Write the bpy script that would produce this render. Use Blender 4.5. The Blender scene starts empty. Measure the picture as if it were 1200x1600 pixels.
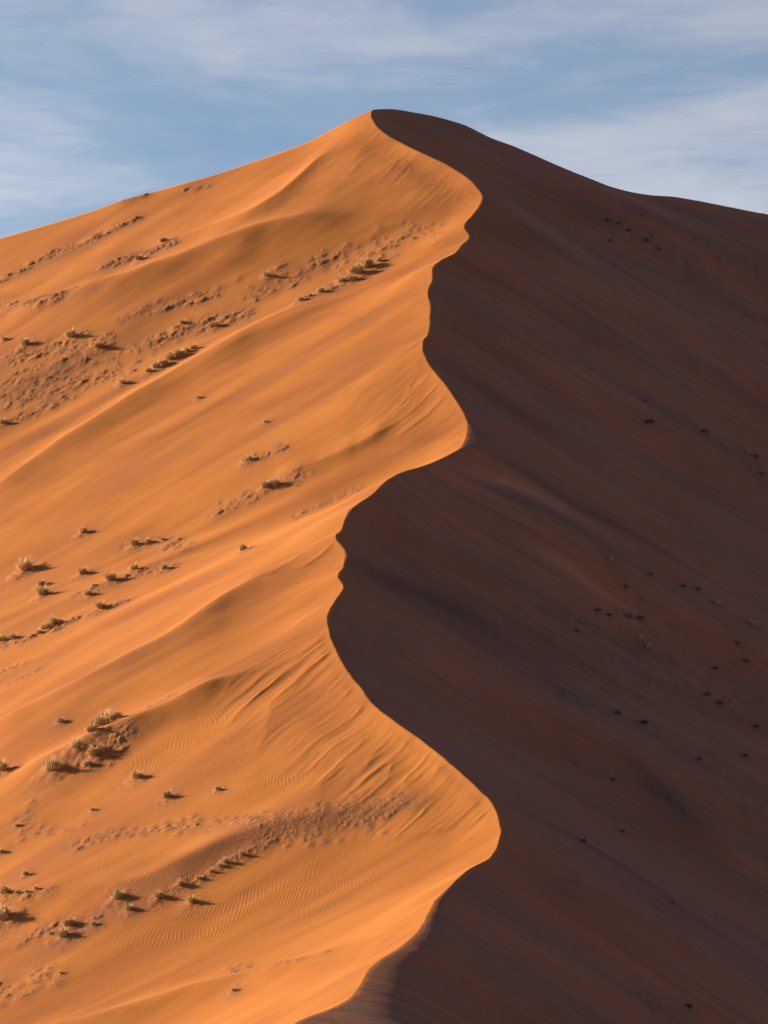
import bpy, bmesh, math, random
import numpy as np

scene = bpy.context.scene
COL = scene.collection

# ================================================================ camera
cam_data = bpy.data.cameras.new('camera')
cam = bpy.data.objects.new('camera', cam_data); COL.objects.link(cam)
cam.location = (0, 0, 0)
cam.rotation_euler = (math.radians(90 + 4.65), 0, 0)
cam_data.sensor_fit = 'HORIZONTAL'; cam_data.sensor_width = 36
cam_data.angle = math.radians(10.0)
cam_data.clip_start = 0.5; cam_data.clip_end = 30000
scene.camera = cam

# ================================================================ sky, sun, exposure
SUN_EL = math.radians(17.5)
SUN_BACK = math.radians(28.0)          # how far beyond square-left the sun stands
world = bpy.data.worlds.new('World'); scene.world = world; world.use_nodes = True
wn = world.node_tree; wn.nodes.clear()
def N(tree, kind, **kw):
    n = tree.nodes.new(kind)
    for k, v in kw.items(): setattr(n, k, v)
    return n
def math_node(tree, op, a, b=None, c=None, clamp=False):
    n = tree.nodes.new('ShaderNodeMath'); n.operation = op; n.use_clamp = clamp
    for i, v in enumerate((a, b, c)):
        if v is None: continue
        if isinstance(v, (int, float)): n.inputs[i].default_value = v
        else: tree.links.new(v, n.inputs[i])
    return n.outputs[0]
def ramp(tree, fac, stops):
    n = tree.nodes.new('ShaderNodeValToRGB')
    e = n.color_ramp.elements
    while len(e) < len(stops): e.new(0.5)
    for el, (p, c) in zip(e, stops):
        el.position = p; el.color = c if len(c) == 4 else (*c, 1)
    tree.links.new(fac, n.inputs[0]); return n.outputs[0]
def mixc(tree, fac, a, b, blend='MIX'):
    n = tree.nodes.new('ShaderNodeMix'); n.data_type = 'RGBA'; n.blend_type = blend
    for s, v in ((n.inputs[0], fac), (n.inputs[6], a), (n.inputs[7], b)):
        if isinstance(v, (int, float)): s.default_value = v
        elif isinstance(v, tuple): s.default_value = v if len(v) == 4 else (*v, 1)
        else: tree.links.new(v, s)
    return n.outputs[2]

skyt = N(wn, 'ShaderNodeTexSky', sky_type='NISHITA', sun_disc=False)
skyt.sun_elevation = SUN_EL; skyt.sun_rotation = -(math.pi / 2 - SUN_BACK)
skyt.altitude = 700; skyt.air_density = 1.0; skyt.dust_density = 0.3; skyt.ozone_density = 3.0
tc = N(wn, 'ShaderNodeTexCoord')
sep = N(wn, 'ShaderNodeSeparateXYZ'); wn.links.new(tc.outputs['Generated'], sep.inputs[0])
zc_ = math_node(wn, 'MAXIMUM', sep.outputs[2], 0.03)
px = math_node(wn, 'DIVIDE', sep.outputs[0], zc_); py = math_node(wn, 'DIVIDE', sep.outputs[1], zc_)
comb = N(wn, 'ShaderNodeCombineXYZ'); wn.links.new(px, comb.inputs[0]); wn.links.new(py, comb.inputs[1])
# thin cirrus: one sheet of stretched noise over the whole sky
mp = N(wn, 'ShaderNodeMapping'); wn.links.new(comb.outputs[0], mp.inputs[0])
mp.inputs['Location'].default_value = (-2.4, 13.7, 0.0); mp.inputs['Rotation'].default_value = (0, 0, math.radians(15))
mp.inputs['Scale'].default_value = (1.5, 1.1, 1)
n1 = N(wn, 'ShaderNodeTexNoise'); n1.inputs['Scale'].default_value = 0.8; n1.inputs['Detail'].default_value = 7
n1.inputs['Roughness'].default_value = 0.56; n1.inputs['Distortion'].default_value = 0.35
wn.links.new(mp.outputs[0], n1.inputs[0])
n2 = N(wn, 'ShaderNodeTexNoise'); n2.inputs['Scale'].default_value = 3.1; n2.inputs['Detail'].default_value = 6
n2.inputs['Roughness'].default_value = 0.62; n2.inputs['Distortion'].default_value = 0.9
wn.links.new(mp.outputs[0], n2.inputs[0])
cl = math_node(wn, 'ADD', math_node(wn, 'MULTIPLY', n1.outputs[0], 0.80), math_node(wn, 'MULTIPLY', n2.outputs[0], 0.20))
clf = ramp(wn, cl, [(0.36, (0.14,) * 3), (0.46, (0.30,) * 3), (0.56, (0.72,) * 3), (0.68, (1.0,) * 3)])
skyc = mixc(wn, 1.0, skyt.outputs[0], (1.30, 1.36, 1.48), 'MULTIPLY')
grey = N(wn, 'ShaderNodeRGBToBW'); wn.links.new(skyt.outputs[0], grey.inputs[0])
gc = N(wn, 'ShaderNodeCombineColor')
for i, k in enumerate((3.05, 3.05, 3.25)): wn.links.new(math_node(wn, 'MULTIPLY', grey.outputs[0], k), gc.inputs[i])
# thin cloud is seen edge-on low down, so it whitens towards the horizon all round
elw = math_node(wn, 'MULTIPLY_ADD', math_node(wn, 'MINIMUM', zc_, 0.6), -1.35, 1.0)
clf2 = math_node(wn, 'MULTIPLY', clf, elw)
skymix = mixc(wn, clf2, skyc, gc.outputs[0])
bg = N(wn, 'ShaderNodeBackground'); bg.inputs[1].default_value = 0.037
wn.links.new(skymix, bg.inputs[0])
wo = N(wn, 'ShaderNodeOutputWorld'); wn.links.new(bg.outputs[0], wo.inputs[0])

sun_data = bpy.data.lights.new('sun', 'SUN'); sun = bpy.data.objects.new('sun', sun_data); COL.objects.link(sun)
sun_data.energy = 5.0; sun_data.angle = math.radians(0.53); sun_data.color = (1.0, 0.86, 0.68)
from mathutils import Vector
to_sun = Vector((-math.cos(SUN_EL) * math.cos(SUN_BACK), math.cos(SUN_EL) * math.sin(SUN_BACK), math.sin(SUN_EL)))
sun.rotation_euler = to_sun.to_track_quat('Z', 'Y').to_euler()
sun.location = (-300, 700, 400)

scene.view_settings.view_transform = 'Standard'; scene.view_settings.look = 'None'
scene.view_settings.exposure = 0.82; scene.view_settings.gamma = 1.0; scene.view_settings.use_curve_mapping = False

# ================================================================ surveyed lines (metres)
CREST = [(-8.116, 400.0, -13.993), (-4.557, 408.26, -12.635), (-3.166, 411.97, -11.919), (-2.236, 416.69, -10.793), (-1.407, 421.61, -9.582), (-0.185,
    425.98, -8.575), (1.88, 431.81, -7.32), (3.493, 437.52, -5.963), (4.306, 442.63, -4.625), (5.068, 447.33, -3.38), (6.583, 453.11, -1.915), (8.906,
    460.74, -0.013), (11.331, 466.73, 1.34), (12.214, 471.92, 2.791), (12.601, 476.08, 3.989), (12.404, 481.75, 5.645), (12.047, 487.02, 7.191),
    (10.894, 492.44, 8.701), (8.198, 502.71, 11.513), (5.449, 512.43, 14.195), (1.301, 525.0, 17.601), (-1.558, 534.32, 20.249), (-2.917, 540.74,
    22.226), (-4.815, 550.14, 25.181), (-6.281, 558.95, 28.032), (-7.21, 567.71, 30.959), (-7.446, 572.98, 32.754), (-7.08, 577.16, 34.175), (-6.213,
    582.71, 36.038), (-5.495, 587.66, 37.72), (-5.687, 589.79, 38.461), (-6.235, 592.64, 39.428), (-6.081, 594.48, 40.073), (-5.5, 597.4, 41.057),
    (-5.379, 603.25, 43.139), (-5.867, 607.96, 44.812), (-6.614, 611.28, 45.953), (-6.725, 613.17, 46.634), (-6.032, 615.65, 47.455), (-5.624, 620.14,
    49.075), (-5.212, 624.98, 50.834), (-3.414, 630.61, 52.68), (-1.582, 636.02, 54.44), (0.282, 642.91, 56.824), (2.564, 648.76, 58.676), (6.045,
    655.31, 60.328), (8.014, 659.37, 61.477), (10.518, 664.95, 63.172), (11.855, 668.91, 64.532), (12.755, 674.9, 66.798), (13.021, 678.38, 68.141),
    (12.757, 685.4, 70.865), (11.494, 693.83, 74.088), (9.616, 705.06, 78.406), (7.059, 718.18, 83.468), (6.383, 724.94, 86.18), (6.423, 729.41,
    88.005), (7.208, 732.99, 89.41), (7.832, 740.97, 92.683), (7.915, 748.61, 95.852), (7.69, 758.66, 100.058), (8.447, 766.55, 103.368), (8.636,
    773.27, 106.22), (10.31, 779.38, 108.676), (13.052, 785.73, 110.959), (14.179, 790.47, 112.917), (15.696, 796.58, 115.442), (14.879, 802.9,
    118.145), (16.329, 810.22, 121.266), (17.795, 817.21, 124.253), (18.534, 823.17, 126.87), (17.483, 830.63, 130.117), (15.676, 838.46, 133.213),
    (12.492, 848.39, 136.936), (8.475, 858.9, 140.675), (4.227, 869.69, 144.513), (0.26, 880.94, 148.741), (-1.834, 889.24, 152.129), (-2.641, 895.92,
    155.007), (-2.388, 900.0, 156.785), (-1.066, 904.0, 157.711), (1.74, 908.0, 158.449), (5.389, 914.0, 158.951), (10.452, 921.0, 159.208), (16.017,
    929.0, 159.069), (20.685, 936.0, 158.177), (24.535, 941.0, 156.922), (27.867, 946.0, 156.348), (32.699, 953.0, 155.378), (40.124, 963.0, 154.145),
    (47.742, 974.0, 153.3), (55.521, 985.0, 152.983), (60.292, 992.0, 153.333), (67.894, 1003.0, 154.438), (74.38, 1011.0, 154.618), (82.618, 1021.0,
    154.632), (91.001, 1031.0, 154.616), (116.678, 1058.0, 152.858), (180.116, 1115.0, 143.26), (238.036, 1160.0, 121.644)]
ROLL = [(396, 10.5), (400, 10), (412, 5.2), (427, 2.9), (439, 1.6), (450, 0.6), (458, 0), (599, 0), (603, 0.7), (607, 0), (621, 0), (625, 0.9), (629,
    0), (664, 0), (668, 1.2), (674, 3.2), (679, 1.8), (686, 0), (746, 0), (751, 0.8), (756, 0), (812, 0), (820, 1.3), (826, 0.3), (832, 0), (840, 0)]
SKY = [(-118.97, 116.97), (-92.6, 126.03), (-79.4, 130.03), (-68.44, 133.23), (-59.58, 136.04), (-53.37, 138.31), (-47.68, 139.78), (-41.99, 141.39),
    (-35.38, 143.26), (-26.51, 146.2), (-18.56, 149.01), (-13.26, 151.29), (-6.63, 154.64), (-2.39, 156.78), (0.0, 156.99), (2.65, 156.92), (5.31,
    156.52), (10.21, 155.58), (15.52, 154.1), (19.89, 152.09), (23.47, 150.08), (26.51, 148.75), (30.88, 146.74), (37.5, 144.06), (44.11, 141.65),
    (50.73, 139.78), (54.7, 139.11), (60.92, 138.58), (66.21, 137.64), (72.83, 136.31), (79.44, 134.97), (99.25, 130.03), (145.38, 115.64)]
SUMMIT_Y = 900.0
KL, KR = 0.9, 0.3
SPURS = [([[-3.28, 787.35], [-7.96, 785.77], [-14.61, 782.33], [-20.99, 777.64], [-26.86, 772.27], [-32.65, 766.77], [-38.4, 761.25], [-43.89,
    755.48], [-49.08, 749.43], [-53.94, 743.11], [-58.63, 736.65], [-63.22, 730.12], [-67.87, 723.66], [-72.99, 717.6], [-77.98, 712.44]], 1.9, 19,
    7.0), ([[-3.58, 885.65], [-6.62, 884.76], [-10.31, 881.76], [-13.13, 877.29], [-15.13, 872.3], [-16.94, 867.21], [-18.88, 862.16], [-21.02,
    857.21], [-23.77, 852.69], [-27.6, 849.39], [-32.33, 848.65], [-37.57, 849.32], [-42.93, 849.31], [-48.21, 848.52], [-52.84, 847.09]], 1.3, 12,
    9), ([[-2.47, 830.08], [-6.07, 830.74], [-11.47, 832.09], [-17.15, 833.35], [-22.93, 833.66], [-28.59, 832.6], [-34.2, 830.98], [-39.94, 829.85],
    [-45.74, 829.04], [-51.57, 828.82], [-57.42, 829.16], [-63.27, 829.57], [-69.14, 829.81], [-74.99, 829.89], [-80.28, 829.95]], 2.2, 13, 9),
    ([[-6.82, 617.45], [-8.86, 614.89], [-12.0, 611.02], [-15.38, 607.02], [-18.72, 602.98], [-21.83, 598.77], [-24.82, 594.47], [-28.08, 590.41],
    [-31.91, 586.89], [-36.07, 583.72], [-40.48, 580.93], [-45.18, 578.72], [-50.18, 577.26], [-55.13, 575.71], [-59.37, 573.69]], 1.8, 19, 7.0),
    ([[-9.45, 564.35], [-11.22, 563.11], [-13.96, 561.32], [-16.97, 559.65], [-20.06, 558.08], [-23.19, 556.64], [-26.36, 555.29], [-29.31, 553.59],
    [-32.05, 551.52], [-34.91, 549.61], [-37.97, 548.31], [-41.32, 548.03], [-44.77, 548.1], [-48.22, 548.17], [-51.33, 548.24]], 1.9, 7, 8.0),
    ([[5.34, 493.32], [2.63, 494.62], [-1.62, 496.2], [-6.28, 497.09], [-10.98, 496.83], [-15.51, 495.4], [-19.71, 493.15], [-23.64, 490.54], [-27.89,
    489.26], [-32.49, 489.83], [-36.87, 491.61], [-41.1, 493.88], [-45.46, 495.89], [-49.99, 497.47], [-54.14, 498.73]], 1.25, 7, 12), ([[4.35,
    444.79], [2.17, 443.62], [-1.25, 443.06], [-5.01, 444.12], [-8.89, 445.35], [-12.75, 446.65], [-16.55, 448.0], [-20.51, 448.53], [-24.58, 448.46],
    [-28.65, 448.33], [-32.63, 447.83], [-36.44, 446.52], [-40.3, 445.43], [-44.33, 444.96], [-47.99, 444.67]], 1.3, 8, 5), ([[3.5, 693.89], [2.67,
    693.0], [1.41, 691.64], [0.08, 690.2], [-1.26, 688.77], [-2.59, 687.35], [-4.01, 686.03], [-5.64, 685.0], [-7.38, 684.11], [-9.13, 683.23],
    [-10.88, 682.41], [-12.72, 681.99], [-14.64, 682.07], [-16.58, 682.26], [-18.33, 682.43]], 0.9, 6, 8)]
FOLDS = [([[10.3, 651.99], [13.1, 652.64], [17.41, 653.17], [21.99, 653.11], [26.52, 652.46], [31.0, 651.38], [35.46, 650.21], [39.91, 649.0], [44.38,
    647.93], [48.93, 647.33], [53.53, 647.03], [58.12, 646.67], [62.65, 645.91], [67.13, 644.87], [71.17, 643.91]], 3.2, 9, 15), ([[1.4, 637.42],
    [3.47, 637.45], [6.6, 637.45], [9.9, 637.33], [13.19, 637.12], [16.45, 636.73], [19.61, 635.86], [22.73, 634.78], [25.83, 633.66], [28.9, 632.43],
    [31.91, 631.09], [34.9, 629.69], [37.8, 628.13], [40.58, 626.37], [43.07, 624.74]], -2.4, 9, 10), ([[18.2, 579.45], [20.13, 579.57], [23.05,
    579.36], [26.08, 578.72], [29.05, 577.81], [31.91, 576.71], [34.13, 574.86], [35.69, 572.24], [37.13, 569.48], [38.58, 566.72], [40.07, 564.0],
    [41.92, 561.57], [44.2, 559.47], [46.55, 557.45], [48.69, 555.62]], 1.6, 9, 15), ([[21.72, 802.65], [24.15, 802.57], [27.82, 802.37], [31.63,
    801.76], [35.38, 800.79], [39.13, 799.78], [42.86, 798.72], [46.54, 797.5], [50.17, 796.11], [53.79, 794.71], [57.42, 793.35], [61.11, 792.14],
    [64.83, 791.03], [68.54, 789.93], [71.9, 788.94]], 2.2, 10, 16), ([[-2.53, 575.63], [-1.3, 575.67], [0.55, 575.74], [2.51, 575.81], [4.46,
    575.87], [6.42, 575.87], [8.38, 575.83], [10.33, 575.79], [12.29, 575.75], [14.24, 575.67], [16.15, 575.34], [18.02, 574.79], [19.89, 574.21],
    [21.76, 573.62], [23.44, 573.1]], 1.8, 7, 10), ([[15.81, 468.49], [17.04, 468.63], [18.91, 468.82], [20.87, 468.89], [22.84, 468.75], [24.8,
    468.55], [26.77, 468.34], [28.73, 468.09], [30.68, 467.83], [32.64, 467.57], [34.6, 467.35], [36.57, 467.16], [38.54, 466.99], [40.5, 466.81],
    [42.27, 466.65]], 1.9, 5, 10)]
DRIFTS = [([[-76.25, 865.0], [-69.42, 874.6], [-59.36, 877.6], [-50.04, 883.5]], 1.2, 92, 0.99), ([[-53.58, 899.0], [-48.28, 898.8]], 0.3, 18, 0.81),
    ([[-41.46, 894.4], [-36.76, 891.9]], 0.3, 10, 0.68), ([[-53.67, 849.3], [-47.97, 847.6], [-40.48, 847.1]], 1.5, 72, 1.18), ([[-73.94, 839.2],
    [-60.91, 829.3]], 2.0, 48, 0.93), ([[-48.62, 807.7], [-39.14, 807.5], [-30.21, 806.5]], 1.2, 52, 0.68), ([[-45.8, 790.2], [-36.07, 792.6],
    [-25.02, 792.6]], 1.8, 100, 0.81), ([[-68.22, 775.7], [-62.38, 787.7], [-52.57, 796.0]], 7.0, 240, 0.62), ([[-70.85, 804.9], [-61.28, 803.0],
    [-51.25, 793.8]], 3.0, 80, 0.74), ([[-61.51, 777.0], [-53.83, 780.9], [-45.43, 774.3]], 1.8, 60, 0.62), ([[-67.6, 768.9], [-60.94, 769.9], [-57.0,
    770.0]], 1.0, 32, 0.62), ([[-25.87, 800.6], [-14.3, 810.9], [0.0, 810.4], [7.81, 816.9]], 3.5, 120, 0.56), ([[-16.21, 788.2], [-7.02, 796.8],
    [1.18, 802.9]], 1.0, 80, 0.81), ([[-22.91, 695.3], [-16.33, 696.8]], 1.0, 28, 0.56), ([[-24.74, 676.3], [-18.84, 677.6], [-11.94, 679.5]], 1.2,
    72, 0.56), ([[-13.98, 659.1], [-8.72, 662.3], [-4.38, 665.0]], 0.4, 32, 0.31), ([[-40.28, 672.0], [-34.2, 668.3], [-28.82, 657.0]], 1.0, 32, 0.5),
    ([[-45.36, 646.9], [-39.86, 649.6], [-32.21, 648.2]], 0.9, 48, 0.5), ([[-55.12, 629.5], [-50.53, 629.5], [-44.68, 631.0]], 0.9, 80, 0.68),
    ([[-42.44, 631.8], [-37.93, 633.4]], 0.6, 28, 0.56), ([[-53.67, 613.3], [-51.46, 613.5]], 0.5, 14, 0.43), ([[-51.1, 604.1], [-47.74, 606.1]], 0.3,
    14, 0.31), ([[-38.28, 542.0], [-35.65, 544.0], [-32.44, 549.7]], 1.3, 68, 0.56), ([[-30.02, 556.6], [-24.54, 560.9]], 0.2, 14, 0.25), ([[-36.4,
    510.9], [-29.62, 509.1], [-19.8, 504.2], [-13.06, 498.9]], 1.0, 76, 0.37), ([[-14.39, 494.7], [-7.19, 494.6], [1.44, 494.9]], 2.6, 220, 0.19),
    ([[-23.17, 483.3], [-18.43, 487.7], [-12.53, 492.3]], 0.5, 44, 0.37), ([[-39.84, 481.6], [-35.72, 482.5], [-31.41, 480.7]], 0.8, 36, 0.37),
    ([[-43.24, 496.1], [-38.33, 493.1]], 0.4, 24, 0.37), ([[-40.48, 465.3], [-38.87, 470.2], [-36.34, 464.1]], 2.0, 32, 0.31), ([[-15.85, 455.3],
    [-9.7, 445.9], [-4.52, 445.1]], 0.4, 32, 0.25), ([[-46.28, 539.0], [-42.84, 526.0], [-37.44, 515.0]], 2.0, 20, 0.31), ([[42.08, 893.9], [52.38,
    890.6], [63.67, 884.2], [76.78, 871.7]], 2.2, 140, 0.93), ([[49.14, 902.7], [63.61, 901.1], [79.04, 896.5]], 2.5, 100, 0.81), ([[44.72, 762.6],
    [55.56, 758.5], [66.01, 751.5]], 1.2, 28, 0.56), ([[22.68, 621.3], [27.44, 626.6], [33.52, 637.6], [38.19, 637.9]], 1.2, 52, 0.5), ([[33.52,
    637.6], [42.24, 629.4], [54.54, 623.7]], 4.0, 160, 0.5), ([[26.67, 609.5], [35.97, 616.6], [46.8, 617.5]], 4.0, 80, 0.43), ([[24.12, 590.8],
    [31.11, 593.0], [36.61, 598.3]], 1.0, 44, 0.56), ([[33.62, 577.2], [40.87, 562.0], [49.47, 567.2]], 2.0, 80, 0.43), ([[38.91, 593.6], [51.57,
    590.7]], 3.0, 80, 0.43), ([[24.64, 564.0], [30.58, 567.7]], 0.8, 16, 0.43), ([[26.05, 449.1], [28.66, 449.3], [31.98, 450.4]], 1.2, 44, 0.31)]
RIPPLES = [(-23.35, 534.4, 9.35, 15.6, 1.0), (-13.43, 512.5, 6.73, 7.7, 0.8), (-18.55, 473.1, 11.04, 11.65, 0.8), (-8.3, 476.2, 8.33, 9.85, 0.6),
    (-16.48, 514.6, 6.0, 7.5, 0.7), (-3.94, 672.7, 6.87, 23.8, 0.6), (-11.97, 681.3, 6.95, 12.95, 0.7), (-26.18, 486.9, 6.39, 5.9, 0.8), (-7.68,
    527.1, 9.22, 15.05, 0.35), (-35.42, 507.5, 11.1, 19.5, 0.35), (4.09, 697.1, 8.13, 15.65, 0.3), (-16.66, 459.3, 13.39, 11.25, 0.4), (-57.51, 784.3,
    13.72, 21.75, 0.4), (-41.01, 798.2, 18.62, 17.5, 0.3)]
GRITS = [([[-14.4, 495.0], [-7.19, 494.6], [2.16, 495.0]], 3.2, 0.9), ([[-36.4, 510.9], [-25.81, 507.0], [-14.47, 497.5]], 2.0, 0.6), ([[-53.74,
    850.4], [-40.48, 847.1]], 3, 0.7), ([[-74.22, 842.3], [-54.59, 825.8]], 4, 0.6), ([[-69.82, 793.4], [-52.46, 794.5]], 8, 0.5), ([[-46.51, 792.3],
    [-25.02, 792.6]], 3, 0.6), ([[-24.74, 676.3], [-11.94, 679.5]], 3, 0.5), ([[-42.44, 631.8], [-37.93, 633.4]], 2, 0.7), ([[33.52, 637.6], [42.24,
    629.4], [54.54, 623.7]], 6, 0.5), ([[43.45, 894.9], [63.67, 884.2], [76.78, 871.7]], 4, 1.0), ([[49.14, 902.7], [63.61, 901.1], [79.04, 896.5]],
    3, 0.8), ([[24.12, 590.8], [31.11, 593.0], [37.48, 598.3]], 2.5, 0.8), ([[-76.25, 865.0], [-50.04, 883.5]], 2.5, 0.7), ([[-37.92, 542.6], [-32.4,
    549.0]], 2.5, 0.7)]
TONES = [([[-68.22, 775.7], [-62.38, 787.7], [-50.64, 793.4]], 7, 0.45), ([[-46.51, 792.3], [-25.02, 792.6]], 4, 0.4), ([[-54.25, 848.5], [-39.86,
    847.2]], 3, 0.6), ([[-75.72, 859.1], [-50.04, 883.5]], 2.5, 0.45), ([[-73.94, 839.2], [-58.38, 828.0]], 3, 0.45), ([[-25.81, 798.8], [-14.22,
    806.2]], 4, 0.3), ([[-15.84, 495.2], [-7.19, 494.6], [2.88, 494.9]], 3, 0.5), ([[-3.51, 599.6], [5.3, 604.5], [17.78, 609.1]], 5, 0.9), ([[28.9,
    583.4], [35.86, 572.9], [40.93, 552.1]], 6, 0.6), ([[12.92, 493.4], [25.86, 508.3], [39.96, 500.6]], 4, 0.6), ([[8.57, 730.4], [14.76, 719.0],
    [31.33, 712.9]], 5, 0.6), ([[8.69, 659.4], [18.43, 662.7], [28.99, 660.6], [40.44, 658.8]], 2.2, -1.0), ([[8.65, 656.6], [15.34, 655.1], [23.71,
    648.6]], 1.5, -0.5), ([[31.25, 760.8], [44.48, 758.6], [60.57, 752.1]], 3, -0.5), ([[21.69, 644.9], [32.68, 639.2], [41.56, 632.9]], 3, -0.6),
    ([[48.74, 920.0], [59.79, 923.6]], 3, -0.8), ([[15.71, 670.3], [29.17, 664.5], [48.77, 667.5], [58.41, 666.7]], 2, 0.7), ([[15.16, 520.8], [30.14,
    518.4], [44.13, 515.3]], 1.5, -0.5), ([[11.52, 784.0], [28.67, 780.8], [45.56, 776.5]], 3, 0.5), ([[-46.19, 586.6], [-35.65, 581.8], [-23.32,
    591.6]], 3, 0.5), ([[-29.03, 733.6], [-37.34, 728.2], [-21.69, 739.7]], 2, 0.35), ([[-30.45, 549.9], [-21.65, 550.1], [-12.1, 553.3]], 3, 0.45),
    ([[-30.36, 497.4], [-21.37, 490.1], [-12.94, 494.2]], 3, 0.5), ([[-66.28, 754.2], [-53.06, 754.4], [-40.97, 755.2]], 3, 0.4), ([[-14.68, 831.5],
    [-24.35, 828.0], [-36.5, 827.6]], 4, 0.3)]
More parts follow.
